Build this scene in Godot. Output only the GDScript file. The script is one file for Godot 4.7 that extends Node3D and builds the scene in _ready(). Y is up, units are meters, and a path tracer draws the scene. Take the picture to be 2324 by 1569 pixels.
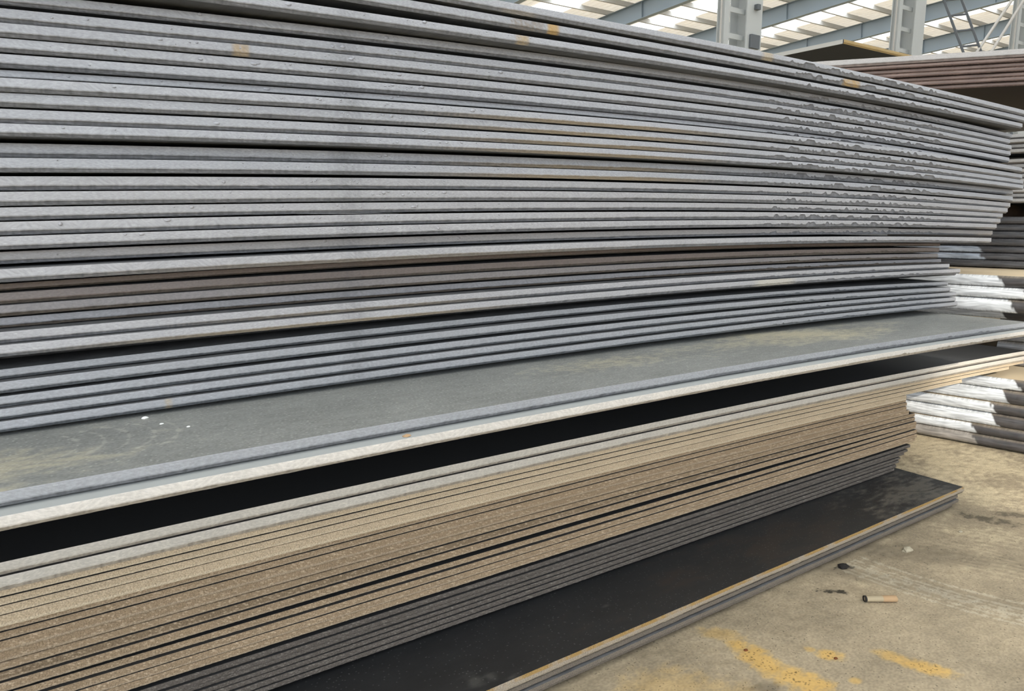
extends Node3D
# A tall stack of steel plates in a workshop hall, seen close from its right-hand end.
# x runs along the plates, z comes out of the stack towards the camera, the floor is y = 0.

var M := {}
var used := {}
var fine := FastNoiseLite.new()
var coarse := FastNoiseLite.new()
var blocky := FastNoiseLite.new()
const ORD := ["first", "second", "third", "fourth", "fifth", "sixth", "seventh", "eighth", "ninth", "tenth", "eleventh", "twelfth", "thirteenth", "fourteenth", "fifteenth", "sixteenth", "seventeenth", "eighteenth", "nineteenth", "twentieth", "twenty-first", "twenty-second", "twenty-third", "twenty-fourth", "twenty-fifth", "twenty-sixth", "twenty-seventh", "twenty-eighth", "twenty-ninth", "thirtieth", "thirty-first", "thirty-second", "thirty-third", "thirty-fourth", "thirty-fifth"]

# code, how far the front edge stands out, thickness, height of the upper face at x = 0, 0.5 and 1.4, x of the right-hand end
const PLATES := [
	["U3", 0.016, 0.0102, 0.7410, 0.7482, 0.7440, 1.956],
	["U2", 0.012, 0.0101, 0.7272, 0.7346, 0.7318, 1.899],
	["U1", 0.014, 0.0095, 0.7070, 0.7176, 0.7174, 1.745],
	["T0", -0.008, 0.0089, 0.6910, 0.7069, 0.7044, 1.756],
	["T1", -0.004, 0.0098, 0.6783, 0.6930, 0.6910, 1.741],
	["T2", -0.002, 0.0098, 0.6675, 0.6821, 0.6793, 1.746],
	["T3", -0.005, 0.0098, 0.6570, 0.6704, 0.6676, 1.752],
	["T4", -0.006, 0.0097, 0.6457, 0.6592, 0.6556, 1.752],
	["T5", -0.012, 0.0053, 0.6348, 0.6490, 0.6437, 1.758],
	["T6", 0.010, 0.0098, 0.6259, 0.6389, 0.6356, 1.777],
	["T7", 0.006, 0.0100, 0.6156, 0.6277, 0.6232, 1.792],
	["T8", 0.004, 0.0103, 0.6041, 0.6157, 0.6118, 1.807],
	["T9", 0.006, 0.0093, 0.5932, 0.6040, 0.6003, 1.804],
	["T10", -0.014, 0.0108, 0.5803, 0.5912, 0.5892, 1.807],
	["T11", -0.004, 0.0110, 0.5684, 0.5788, 0.5753, 1.785],
	["T12", -0.008, 0.0108, 0.5545, 0.5650, 0.5618, 1.786],
	["T13", -0.004, 0.0109, 0.5426, 0.5527, 0.5497, 1.766],
	["T14", -0.006, 0.0101, 0.5306, 0.5403, 0.5375, 1.751],
	["T15", -0.003, 0.0104, 0.5195, 0.5282, 0.5255, 1.736],
	["T16", 0.000, 0.0103, 0.5083, 0.5168, 0.5139, 1.713],
	["T17", -0.012, 0.0097, 0.4960, 0.5038, 0.5002, 1.727],
	["T18", 0.010, 0.0102, 0.4836, 0.4919, 0.4865, 1.672],
	["T19", -0.022, 0.0057, 0.4699, 0.4799, 0.4739, 1.529],
	["T20", -0.018, 0.0093, 0.4630, 0.4706, 0.4652, 1.519],
	["T21", -0.014, 0.0090, 0.4533, 0.4604, 0.4538, 1.508],
	["T22", -0.020, 0.0083, 0.4426, 0.4489, 0.4427, 1.535],
	["T23", -0.002, 0.0094, 0.4335, 0.4389, 0.4337, 1.532],
	["T24", 0.004, 0.0095, 0.4237, 0.4289, 0.4235, 1.566],
	["T25", -0.030, 0.0066, 0.4138, 0.4190, 0.4136, 1.625],
	["T26", -0.010, 0.0080, 0.4021, 0.4089, 0.3990, 1.552],
	["T27", -0.002, 0.0096, 0.3933, 0.3987, 0.3885, 1.546],
	["T28", -0.004, 0.0090, 0.3811, 0.3856, 0.3770, 1.578],
	["T29", 0.000, 0.0089, 0.3716, 0.3755, 0.3668, 1.568],
	["T30", 0.002, 0.0092, 0.3619, 0.3648, 0.3571, 1.573],
	["D1", 0.146, 0.0105, 0.3493, 0.3496, 0.3361, 1.532],
	["D2", 0.160, 0.0103, 0.3378, 0.3381, 0.3246, 1.525],
	["B1", 0.000, 0.0116, 0.2434, 0.2421, 0.2292, 1.940],
	["B2", 0.001, 0.0127, 0.2314, 0.2301, 0.2172, 1.940],
	["B3", -0.003, 0.0054, 0.2183, 0.2170, 0.2040, 1.940],
	["B4", -0.001, 0.0061, 0.2123, 0.2110, 0.1981, 1.859],
	["B5", 0.001, 0.0072, 0.2058, 0.2045, 0.1916, 1.631],
	["B6", 0.002, 0.0098, 0.1982, 0.1969, 0.1839, 1.406],
	["B7", -0.002, 0.0052, 0.1880, 0.1867, 0.1737, 1.413],
	["B8", 0.000, 0.0062, 0.1823, 0.1810, 0.1681, 1.414],
	["B9", 0.002, 0.0094, 0.1757, 0.1744, 0.1615, 1.410],
	["B10", 0.001, 0.0088, 0.1659, 0.1646, 0.1517, 1.423],
	["B11", -0.003, 0.0072, 0.1544, 0.1531, 0.1402, 1.455],
	["B12", -0.001, 0.0077, 0.1468, 0.1455, 0.1326, 1.454],
	["B13", 0.002, 0.0086, 0.1387, 0.1374, 0.1245, 1.455],
	["B14", -0.004, 0.0066, 0.1248, 0.1203, 0.1121, 1.467],
	["B15", 0.000, 0.0077, 0.1178, 0.1132, 0.1050, 1.464],
	["B16", 0.001, 0.0077, 0.1097, 0.1051, 0.0969, 1.464],
	["B17", 0.000, 0.0072, 0.1015, 0.0970, 0.0888, 1.460],
	["B18", -0.005, 0.0062, 0.0874, 0.0828, 0.0746, 1.454],
	["B19", -0.002, 0.0050, 0.0808, 0.0762, 0.0680, 1.439],
	["B20", -0.003, 0.0045, 0.0754, 0.0708, 0.0626, 1.428],
	["B21", 0.000, 0.0045, 0.0705, 0.0659, 0.0577, 1.410],
	["B22", 0.001, 0.0052, 0.0656, 0.0610, 0.0528, 1.403],
	["B23", 0.003, 0.0061, 0.0599, 0.0554, 0.0472, 1.390],
	["B24", 0.004, 0.0052, 0.0533, 0.0487, 0.0407, 1.383],
	["E1", 0.122, 0.0110, 0.0385, 0.0375, 0.0352, 1.405],
	["E2", 0.119, 0.0072, 0.0268, 0.0258, 0.0235, 1.389],
	["E3", 0.122, 0.0068, 0.0190, 0.0180, 0.0158, 1.388],
	["E4", 0.118, 0.0055, 0.0116, 0.0108, 0.0085, 1.372],
	["E5", 0.112, 0.0024, 0.0055, 0.0047, 0.0027, 1.324],
]


func _ready() -> void:
	lens_and_light()
	seed_noise()
	make_materials()
	build_hall()
	build_near_stack()
	build_right_stack()
	build_far_plates()
	build_columns()
	build_litter()


# ------------------------------------------------------------------ camera, sky, light
func lens_and_light() -> void:
	var cam := Camera3D.new()
	cam.name = "camera"
	cam.position = Vector3(0, 0.524, 0.7)
	cam.rotation_degrees = Vector3(-10.03, -34.6, 0)
	cam.fov = 50.57
	cam.near = 0.02
	cam.far = 400.0
	cam.current = true
	add_child(cam)
	var env := Environment.new()
	env.background_mode = Environment.BG_SKY
	var sky := Sky.new()
	var sm := ProceduralSkyMaterial.new()
	sm.sky_top_color = Color(0.74, 0.79, 0.85)
	sm.sky_horizon_color = Color(0.90, 0.91, 0.92)
	sm.ground_horizon_color = Color(0.6, 0.58, 0.54)
	sm.ground_bottom_color = Color(0.42, 0.4, 0.36)
	sm.sky_energy_multiplier = 2.5
	sm.ground_energy_multiplier = 2.0
	sky.sky_material = sm
	env.sky = sky
	env.tonemap_mode = Environment.TONE_MAPPER_LINEAR
	env.tonemap_exposure = 0.91
	env.sdfgi_enabled = true
	env.ssao_enabled = true
	env.ssil_enabled = true
	var we := WorldEnvironment.new()
	we.name = "world_environment"
	we.environment = env
	add_child(we)
	# the sun comes from behind and left, through an opening added above the gateway
	var sun := DirectionalLight3D.new()
	sun.name = "sun"
	sun.light_energy = 1.2
	sun.light_color = Color(1.0, 0.97, 0.92)
	sun.light_angular_distance = 0.53
	sun.shadow_enabled = true
	sun.sky_mode = DirectionalLight3D.SKY_MODE_LIGHT_ONLY
	sun.look_at_from_position(Vector3(-0.42, 0.45, 0.79), Vector3.ZERO)
	add_child(sun)


const BAYS := [-12, -6, 0, 6, 12, 18, 24, 30, 36, 42, 48, 54, 60, 66]
const ROOF_H := 10.22      # height of the rafters' lower edge at z = 0
const ROOF_S := 0.05       # the roof falls away from the camera
const SKYLIGHT := 1.35     # light energy of a skylight strip

func roof_y(z: float) -> float:
	return ROOF_H + ROOF_S * z


# ------------------------------------------------------------------ small tools
func numbered(called: String) -> String:
	if not used.has(called):
		used[called] = 0
		return called
	used[called] += 1
	return "%s_%03d" % [called, used[called]]


func tag(o: Node, label: String, category: String, group := "") -> void:
	o.set_meta("label", label)
	o.set_meta("category", category)
	if group != "":
		o.set_meta("group", group)


func structure(o: Node) -> void:
	o.set_meta("kind", "structure")


func obj(called: String, mesh: Mesh, m, parent: Node = null) -> MeshInstance3D:
	var o := MeshInstance3D.new()
	o.name = numbered(called) if parent == null else called
	o.mesh = mesh
	if m != null:
		for i in mesh.get_surface_count():
			o.set_surface_override_material(i, m)
	(self if parent == null else parent).add_child(o, true)
	return o


func base(called: String, at := Vector3.ZERO) -> Node3D:
	var o := Node3D.new()
	o.name = numbered(called)
	o.position = at
	add_child(o)
	return o


func tri(st: SurfaceTool, a: Vector3, b: Vector3, c: Vector3) -> void:
	st.add_vertex(a)
	st.add_vertex(b)
	st.add_vertex(c)


# a quad seen from the side where a, b, c, d run clockwise
func quad(st: SurfaceTool, a: Vector3, b: Vector3, c: Vector3, d: Vector3) -> void:
	tri(st, a, b, c)
	tri(st, a, c, d)


func flat_tool() -> SurfaceTool:
	var st := SurfaceTool.new()
	st.begin(Mesh.PRIMITIVE_TRIANGLES)
	st.set_smooth_group(-1)
	return st


func box_to(st: SurfaceTool, t: Transform3D, s: Vector3, c := 0.0) -> void:
	var h := s * 0.5
	var rings := []
	# a box with its upright edges cut off by c
	var prof := [Vector2(-h.x + c, h.z), Vector2(h.x - c, h.z), Vector2(h.x, h.z - c), Vector2(h.x, -h.z + c), Vector2(h.x - c, -h.z), Vector2(-h.x + c, -h.z), Vector2(-h.x, -h.z + c), Vector2(-h.x, h.z - c)]
	if c == 0.0:
		prof = [Vector2(-h.x, h.z), Vector2(h.x, h.z), Vector2(h.x, -h.z), Vector2(-h.x, -h.z)]
	var n := prof.size()
	for i in n:
		var a: Vector2 = prof[i]
		var b: Vector2 = prof[(i + 1) % n]
		quad(st, t * Vector3(a.x, h.y, a.y), t * Vector3(b.x, h.y, b.y), t * Vector3(b.x, -h.y, b.y), t * Vector3(a.x, -h.y, a.y))
		if i > 0 and i < n - 1:
			var o: Vector2 = prof[0]
			tri(st, t * Vector3(o.x, h.y, o.y), t * Vector3(b.x, h.y, b.y), t * Vector3(a.x, h.y, a.y))
			tri(st, t * Vector3(o.x, -h.y, o.y), t * Vector3(a.x, -h.y, a.y), t * Vector3(b.x, -h.y, b.y))


func box_mesh(s: Vector3, c := 0.0, off := Vector3.ZERO) -> ArrayMesh:
	var st := flat_tool()
	box_to(st, Transform3D(Basis(), off), s, c)
	st.generate_normals()
	return st.commit()


# a bar of section w x d between two points
func bar_mesh(a: Vector3, b: Vector3, w: float, d: float) -> ArrayMesh:
	var st := flat_tool()
	var y := (b - a).normalized()
	var x := y.cross(Vector3(0.3, 0, 1)).normalized()
	var z := x.cross(y)
	box_to(st, Transform3D(Basis(x, y, z), (a + b) * 0.5), Vector3(w, (b - a).length(), d), minf(w, d) * 0.15)
	st.generate_normals()
	return st.commit()


func seed_noise() -> void:
	fine.seed = 11
	fine.noise_type = FastNoiseLite.TYPE_SIMPLEX_SMOOTH
	fine.frequency = 1.0
	fine.fractal_type = FastNoiseLite.FRACTAL_FBM
	fine.fractal_octaves = 2
	coarse.seed = 23
	coarse.noise_type = FastNoiseLite.TYPE_SIMPLEX_SMOOTH
	coarse.frequency = 1.0
	coarse.fractal_type = FastNoiseLite.FRACTAL_FBM
	coarse.fractal_octaves = 3
	blocky.seed = 37
	blocky.noise_type = FastNoiseLite.TYPE_CELLULAR
	blocky.cellular_return_type = FastNoiseLite.RETURN_CELL_VALUE
	blocky.cellular_jitter = 0.9
	blocky.frequency = 1.0
	blocky.fractal_type = FastNoiseLite.FRACTAL_NONE


# ------------------------------------------------------------------ materials
func grey_image(w: int, h: int, how: Callable) -> Image:
	var data := PackedByteArray()
	data.resize(w * h)
	for y in h:
		for x in w:
			data[y * w + x] = clampi(int(how.call(x, y) * 255.0), 0, 255)
	return Image.create_from_data(w, h, false, Image.FORMAT_L8, data)


func noise_image(sd: int, freq: float, size: int, lo: float, hi: float, oct := 4, sx := 1.0) -> Image:
	var n := FastNoiseLite.new()
	n.seed = sd
	n.frequency = freq
	n.fractal_octaves = oct
	var im := n.get_seamless_image(size, size, false, false, 0.15, true)
	if sx != 1.0:
		im.resize(int(size * sx), size)
		var big := Image.create_empty(size, size, false, im.get_format())
		for i in range(0, size, maxi(1, int(size * sx))):
			big.blit_rect(im, Rect2i(0, 0, mini(im.get_width(), size - i), size), Vector2i(i, 0))
		im = big
	var data := im.get_data()
	for i in data.size():
		data[i] = int((lo + (hi - lo) * data[i] / 255.0) * 255.0)
	return Image.create_from_data(im.get_width(), im.get_height(), false, Image.FORMAT_L8, data)


# a seamless noise drawn out along x
func streaks(sd: int, size: int, lo: float, hi: float, sx: float, freq: float) -> Image:
	var n := FastNoiseLite.new()
	n.seed = sd
	n.frequency = freq
	n.fractal_octaves = 3
	var w := size
	return grey_image(w, size, func(x: int, y: int) -> float:
		var a := TAU * x / w
		var b := TAU * y / w
		var r := w / TAU
		var v := n.get_noise_3d(cos(a) * r * sx, sin(a) * r * sx + cos(b) * r * 0.37, sin(b) * r)
		return lerpf(lo, hi, clampf(v * 0.9 + 0.5, 0, 1)))


func tex(im: Image) -> ImageTexture:
	im.generate_mipmaps()
	return ImageTexture.create_from_image(im)


func normals(im: Image, strength: float) -> ImageTexture:
	var c: Image = im.duplicate()
	c.convert(Image.FORMAT_RGBA8)
	c.bump_map_to_normal_map(strength)
	return tex(c)


func plain(color: Color, rough: float, metal := 0.0, spec := 0.5) -> StandardMaterial3D:
	var m := StandardMaterial3D.new()
	m.albedo_color = color
	m.roughness = rough
	m.metallic = metal
	m.metallic_specular = spec
	return m


func tri_plane(m: StandardMaterial3D, scale: float) -> void:
	m.uv1_triplanar = true
	m.uv1_world_triplanar = true
	m.uv1_triplanar_sharpness = 4.0
	m.uv1_scale = Vector3.ONE * scale


func make_materials() -> void:
	var grain := streaks(5, 384, 0.82, 0.92, 0.3, 0.16)
	# short pale scratches along the cut
	var rng := RandomNumberGenerator.new()
	rng.seed = 3
	for i in 60:
		var sx := rng.randi_range(0, 360)
		var sy := rng.randi_range(0, 380)
		grain.fill_rect(Rect2i(sx, sy, rng.randi_range(5, 24), rng.randi_range(1, 2)), Color(1, 1, 1))
	var pit := noise_image(8, 0.055, 384, 0.0, 1.0, 4)
	var mottle := noise_image(9, 0.02, 384, 0.75, 1.0, 5)
	# cut edges: the colour sits in the vertices
	var e := plain(Color.WHITE, 0.42, 0.0, 0.5)
	e.vertex_color_use_as_albedo = true
	e.albedo_texture = tex(grain)
	e.normal_enabled = true
	e.normal_texture = normals(pit, 1.6)
	e.normal_scale = 0.35
	tri_plane(e, 14.0)
	M.edge = e
	var d := plain(Color.WHITE, 0.85, 0.0, 0.3)
	d.vertex_color_use_as_albedo = true
	d.albedo_texture = tex(noise_image(12, 0.09, 384, 0.72, 1.0, 4))
	d.normal_enabled = true
	d.normal_texture = normals(pit, 4.0)
	d.normal_scale = 1.0
	tri_plane(d, 16.0)
	M.dirty_edge = d
	# mill scale on the flat faces
	var s := plain(Color(0.45, 0.45, 0.45), 0.6, 0.0, 0.5)
	s.albedo_texture = tex(mottle)
	s.normal_enabled = true
	s.normal_texture = normals(pit, 1.5)
	s.normal_scale = 0.3
	tri_plane(s, 3.0)
	M.scale = s
	M.pit_normals = normals(pit, 2.0)
	var w := plain(Color(0.36, 0.27, 0.18), 0.9)
	w.albedo_texture = tex(streaks(31, 256, 0.5, 1.0, 0.1, 0.05))
	tri_plane(w, 3.0)
	M.timber = w
	M.column = plain(Color(0.72, 0.735, 0.735), 0.5)
	M.rafter = plain(Color(0.55, 0.605, 0.65), 0.55)
	M.purlin = plain(Color(0.70, 0.70, 0.69), 0.6)
	var r := plain(Color(0.86, 0.84, 0.80), 0.7)
	r.backlight_enabled = true
	r.backlight = Color(0.84, 0.81, 0.77)
	M.sheet = r
	var g := plain(Color(0.95, 0.97, 1.0), 0.6)
	g.emission_enabled = true
	g.emission = Color(0.96, 0.985, 1.0)
	g.emission_energy_multiplier = 1.6
	M.skylight = g
	var wl := plain(Color(0.66, 0.68, 0.70), 0.7)
	M.wall = wl
	M.ladder = plain(Color(0.35, 0.37, 0.39), 0.5)
	M.brace = plain(Color(0.72, 0.71, 0.69), 0.5)
	var th := plain(Color.WHITE, 0.5, 0.0, 0.5)
	th.vertex_color_use_as_albedo = true
	th.albedo_texture = tex(streaks(41, 384, 0.72, 1.0, 0.08, 0.09))
	tri_plane(th, 7.0)
	M.thick_edge = th
	M.dusty_face = plain(Color(0.82, 0.745, 0.62), 0.8)
	M.dusty_grey = plain(Color(0.62, 0.63, 0.62), 0.7)
	M.gap_shade_face = plain(Color(0.20, 0.20, 0.20), 0.7)  # darker plate face for the stack's gaps, their shade put into the colour
	M.brown_face = plain(Color(0.26, 0.21, 0.18), 0.8)
	M.far_under = plain(Color(0.25, 0.255, 0.26), 0.7)
	M.pale_edge = plain(Color(0.72, 0.71, 0.68), 0.6)
	M.paper = plain(Color(0.63, 0.57, 0.46), 0.85)
	M.filter = plain(Color(0.66, 0.54, 0.40), 0.85)
	M.char = plain(Color(0.11, 0.09, 0.07), 0.9)
	M.pale_stone = plain(Color(0.66, 0.62, 0.53), 0.85)
	M.rust_crumb = plain(Color(0.42, 0.24, 0.10), 0.9)
	M.flake = plain(Color(0.86, 0.86, 0.84), 0.6)


# ------------------------------------------------------------------ the hall
func build_hall() -> void:
	build_floor()
	var x0 := -9.0
	var x1 := 72.0
	var z0 := -58.0
	var z1 := 16.0
	# roof sheets: one panel a bay between the skylight strips, on purlins
	var ceiling := Node3D.new()
	ceiling.name = "ceiling"
	structure(ceiling)
	add_child(ceiling)
	var up := 0.95      # sheets above the rafters' lower edge
	var sl := atan(ROOF_S)
	var length := (z1 - z0) / cos(sl)
	var mid := Vector3(0, roof_y((z0 + z1) / 2) + up, (z0 + z1) / 2)
	var tilt := Basis(Vector3.RIGHT, -sl)
	var strip := 1.7
	var off := 2.6      # the strip lies in the middle of the bay
	var panel := corrugated(off, length)
	var panel2 := corrugated(6.0 - strip - off, length)
	var k := 0
	for bx: int in BAYS:
		var p := obj("roof_sheet", panel, M.sheet, ceiling)
		p.transform = Transform3D(tilt, mid + Vector3(bx, 0, 0))
		var p2 := obj("roof_sheet", panel2, M.sheet, ceiling)
		p2.transform = Transform3D(tilt, mid + Vector3(bx + off + strip, 0, 0))
		k += 1
		var win := Node3D.new()
		win.name = "window_%d" % k
		structure(win)
		add_child(win)
		var seen_bay: bool = bx >= 18 and bx <= 54
		var n := 14 if seen_bay else 1
		var pl := length / n
		var pane := box_mesh(Vector3(strip, 0.02, pl - 0.02))
		for i in n:
			var o := obj("skylight_pane", pane, M.skylight, win)
			o.transform = Transform3D(tilt, mid + Vector3(bx + off + strip / 2, 0, 0) + tilt * Vector3(0, 0, -length / 2 + pl * (i + 0.5)))
		var a := AreaLight3D.new()
		a.name = "skylight_%d" % k
		a.area_size = Vector2(strip, length)
		a.area_normalize_energy = false
		a.light_energy = SKYLIGHT
		a.light_color = Color(0.97, 0.985, 1.0)
		a.area_range = 200.0
		a.shadow_enabled = true
		a.transform = Transform3D(tilt * Basis(Vector3.RIGHT, -PI / 2), mid + Vector3(bx + off + strip / 2, -0.03, 0))
		add_child(a)
	# purlins along x
	var pm := box_mesh(Vector3(x1 - x0, 0.2, 0.09))
	var z := z1 - 0.7
	while z > z0:
		var o := obj("purlin", pm, M.purlin, ceiling)
		o.transform = Transform3D(tilt, Vector3((x0 + x1) / 2, roof_y(z) + up - 0.14, z))
		z -= 1.34
	# rafters: an I section each
	for bx: int in BAYS:
		var st := flat_tool()
		box_to(st, Transform3D(Basis(), Vector3(0, 0.36, 0)), Vector3(0.02, 0.68, length))
		box_to(st, Transform3D(Basis(), Vector3(0, 0.01, 0)), Vector3(0.26, 0.02, length))
		box_to(st, Transform3D(Basis(), Vector3(0, 0.71, 0)), Vector3(0.26, 0.02, length))
		for j in range(-12, 13):
			box_to(st, Transform3D(Basis(), Vector3(0, 0.36, j * 3.0)), Vector3(0.22, 0.66, 0.02))
		st.generate_normals()
		var o := obj("roof_beam", st.commit(), M.rafter)
		o.transform = Transform3D(tilt, Vector3(bx, roof_y((z0 + z1) / 2), (z0 + z1) / 2))
		var words: String = {24: "nearest blue-grey roof beam, upper left of the first column", 30: "blue-grey roof beam just right of the first column", 36: "blue-grey roof beam between first and second columns", 42: "blue-grey roof beam behind the ladder"}.get(bx, "blue-grey steel roof beam in the far part of the hall")
		tag(o, words, "roof beam", "steel roof beams")
	# walls
	var hgt := 14.0
	wall("wall_right", Vector3(0.3, hgt, z1 - z0), Vector3(x1 + 0.15, hgt / 2, (z0 + z1) / 2))
	wall("wall_back", Vector3(x1 - x0 + 0.6, hgt, 0.3), Vector3((x0 + x1) / 2, hgt / 2, z0 - 0.15))
	# an unseen gateway added in the left-hand wall to let in side light
	var left := Node3D.new()
	left.name = "wall_left"
	structure(left)
	add_child(left)
	var lh := 8.0
	var l0 := 2.5
	var l1 := 15.6
	obj("wall_panel", box_mesh(Vector3(0.3, hgt, l0 - z0), 0, Vector3(x0 - 0.15, hgt / 2, (z0 + l0) / 2)), M.wall, left)
	obj("wall_panel", box_mesh(Vector3(0.3, hgt, z1 - l1), 0, Vector3(x0 - 0.15, hgt / 2, (z1 + l1) / 2)), M.wall, left)
	obj("wall_panel", box_mesh(Vector3(0.3, hgt - lh, l1 - l0), 0, Vector3(x0 - 0.15, (hgt + lh) / 2, (l0 + l1) / 2)), M.wall, left)
	# and another behind the camera, placed and sized for the light it lets in
	var front := Node3D.new()
	front.name = "wall_front"
	structure(front)
	add_child(front)
	var g0 := -8.6
	var g1 := 1.5
	var gh := 8.0
	obj("wall_panel", box_mesh(Vector3(g0 - x0, hgt, 0.3), 0, Vector3((x0 + g0) / 2, hgt / 2, z1 + 0.15)), M.wall, front)
	obj("wall_panel", box_mesh(Vector3(x1 - g1, hgt, 0.3), 0, Vector3((x1 + g1) / 2, hgt / 2, z1 + 0.15)), M.wall, front)
	# above the gateway thin cladding with a small opening added for the sun beam
	var o0 := -6.99
	var o1 := -6.42
	var oy0 := 8.80
	var oy1 := 9.57
	for r in [[g0, o0, gh, hgt], [o1, g1, gh, hgt], [o0, o1, gh, oy0], [o0, o1, oy1, hgt]]:
		obj("wall_panel", box_mesh(Vector3(r[1] - r[0], r[3] - r[2], 0.05), 0, Vector3((r[0] + r[1]) / 2, (r[2] + r[3]) / 2, z1 + 0.025)), M.wall, front)


func wall(called: String, s: Vector3, at: Vector3) -> void:
	var o := MeshInstance3D.new()
	o.name = called
	o.mesh = box_mesh(s)
	o.set_surface_override_material(0, M.wall)
	o.position = at
	structure(o)
	add_child(o)


# ribbed sheet, ribs along z, from x = 0 to w
func corrugated(w: float, length: float) -> ArrayMesh:
	var st := flat_tool()
	var n := int(w / 0.3)
	var s := w / n
	var h := length / 2
	var pts := []
	for i in n:
		pts.append_array([Vector2(i * s, 0), Vector2(i * s + s * 0.62, 0), Vector2(i * s + s * 0.7, 0.035), Vector2(i * s + s * 0.92, 0.035)])
	pts.append(Vector2(w, 0))
	for i in pts.size() - 1:
		var a: Vector2 = pts[i]
		var b: Vector2 = pts[i + 1]
		quad(st, Vector3(a.x, a.y, h), Vector3(b.x, b.y, h), Vector3(b.x, b.y, -h), Vector3(a.x, a.y, -h))
		quad(st, Vector3(a.x, a.y + 0.012, -h), Vector3(b.x, b.y + 0.012, -h), Vector3(b.x, b.y + 0.012, h), Vector3(a.x, a.y + 0.012, h))
	st.generate_normals()
	return st.commit()


# the concrete: a near slab that carries its own stains, and the plain rest round it
func build_floor() -> void:
	var fx0 := 0.3
	var fx1 := 2.1
	var fz0 := -0.4
	var fz1 := 0.8
	var w := 1440
	var h := 960
	var data := PackedByteArray()
	data.resize(w * h * 3)
	var base_c := Vector3(0.51, 0.462, 0.38)
	var rust := [   # x, z, half length, half width, direction, strength
		[0.703, 0.150, 0.030, 0.014, 0.9, 0.55], [0.697, 0.215, 0.052, 0.020, 1.75, 1.0], [0.706, 0.268, 0.034, 0.022, 1.3, 1.0], [0.700, 0.205, 0.014, 0.010, 0.4, 0.9],
		[0.776, 0.254, 0.017, 0.011, 0.7, 1.0], [0.766, 0.232, 0.008, 0.006, 0.7, 0.7], [0.845, 0.330, 0.034, 0.013, 1.1, 1.0], [0.835, 0.300, 0.020, 0.012, 1.1, 0.8],
		[0.56, 0.20, 0.060, 0.05, 0.3, 0.42], [0.60, 0.24, 0.05, 0.04, 0.5, 0.38], [0.755, 0.300, 0.008, 0.006, 0.4, 0.8], [0.50, 0.24, 0.05, 0.05, 0.6, 0.4]]
	var oil := [[0.918, 0.166, 0.020, 0.006, 0.75, 0.75], [1.375, 0.180, 0.05, 0.016, 1.2, 0.45], [1.43, 0.19, 0.03, 0.012, 0.7, 0.4], [1.001, 0.136, 0.014, 0.008, 0.5, 0.8], [1.10, 0.44, 0.03, 0.012, 0.6, 0.5], [0.66, 0.25, 0.018, 0.012, 0.2, 0.25], [1.02, 0.21, 0.14, 0.02, 1.1, 0.18], [1.16, 0.20, 0.16, 0.035, 0.9, 0.2]]
	for y in h:
		var z := fz0 + (fz1 - fz0) * (y + 0.5) / h
		for x in w:
			var px := fx0 + (fx1 - fx0) * (x + 0.5) / w
			var n1 := coarse.get_noise_2d(px * 7.0, z * 7.0)
			var n2 := fine.get_noise_2d(px * 150.0, z * 260.0)
			var n3 := coarse.get_noise_2d(px * 34.0 + 50.0, z * 60.0)
			var c := base_c * (1.0 + 0.12 * n1 + 0.13 * n2 + 0.07 * n3)
			# yellow rust
			var ry := 0.0
			for s in rust:
				var dx: float = px - s[0]
				var dz: float = z - s[1]
				if absf(dx) < 0.12 and absf(dz) < 0.12:
					var ca := cos(s[4])
					var sa := sin(s[4])
					var u: float = (dx * ca + dz * sa) / s[2]
					var v: float = (-dx * sa + dz * ca) / s[3]
					ry = maxf(ry, s[5] * smoothstep(0.0, 1.6, 1.7 - (u * u + v * v) + 0.8 * n3 + 0.3 * n2))
			if ry > 0.0:
				c = c.lerp(Vector3(0.70, 0.54, 0.25), ry * 0.6)
				if ry > 0.9 and n2 < -0.42 and n3 > 0.05:
					c *= 0.62
			# oil and black dirt
			for s in oil:
				var dx: float = px - s[0]
				var dz: float = z - s[1]
				if absf(dx) < 0.3 and absf(dz) < 0.3:
					var ca := cos(s[4])
					var sa := sin(s[4])
					var u: float = (dx * ca + dz * sa) / s[2]
					var v: float = (-dx * sa + dz * ca) / s[3]
					var k: float = s[5] * clampf(1.2 - (u * u + v * v) + 1.6 * n3 + 0.9 * n2, 0, 1)
					c = c.lerp(Vector3(0.10, 0.09, 0.07), k)
			# pale drag marks: arcs that start at the stack's foot
			var rr := Vector2(px - 1.60, z - 0.08).length()
			if px < 1.6 and z > 0.13:
				for a in [0.585, 0.600, 0.566, 0.548, 0.611, 0.575]:
					var q: float = absf(rr - a - 0.05 * (z - 0.13)) / (0.0075 if a == 0.585 else 0.0035)
					if q < 1.6:
						c = c.lerp(Vector3(0.66, 0.63, 0.56), clampf(1.2 - q + 1.5 * n3 + 0.6 * n2, 0, 1) * 0.38)
			# curved trowel marks further off
			if px > 1.15:
				var q2 := sin(Vector2(px - 1.9, z + 0.1).length() * 420.0 + 6.0 * n1)
				c *= 1.0 + 0.05 * clampf(q2, -1, 1) * clampf(n1 * 3.0 + 0.4, 0, 1)
			# paler trowelled cement by the right-hand stack, its bright light partly painted in
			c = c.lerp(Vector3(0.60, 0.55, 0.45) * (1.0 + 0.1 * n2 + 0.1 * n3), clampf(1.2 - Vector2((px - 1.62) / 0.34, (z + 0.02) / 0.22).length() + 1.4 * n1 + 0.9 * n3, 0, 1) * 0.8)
			# dark grit
			if n2 > 0.55 and n3 > 0.05:
				c *= 0.62
			var i := (y * w + x) * 3
			data[i] = clampi(int(255.0 * c.x), 0, 255)
			data[i + 1] = clampi(int(255.0 * c.y), 0, 255)
			data[i + 2] = clampi(int(255.0 * c.z), 0, 255)
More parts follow.
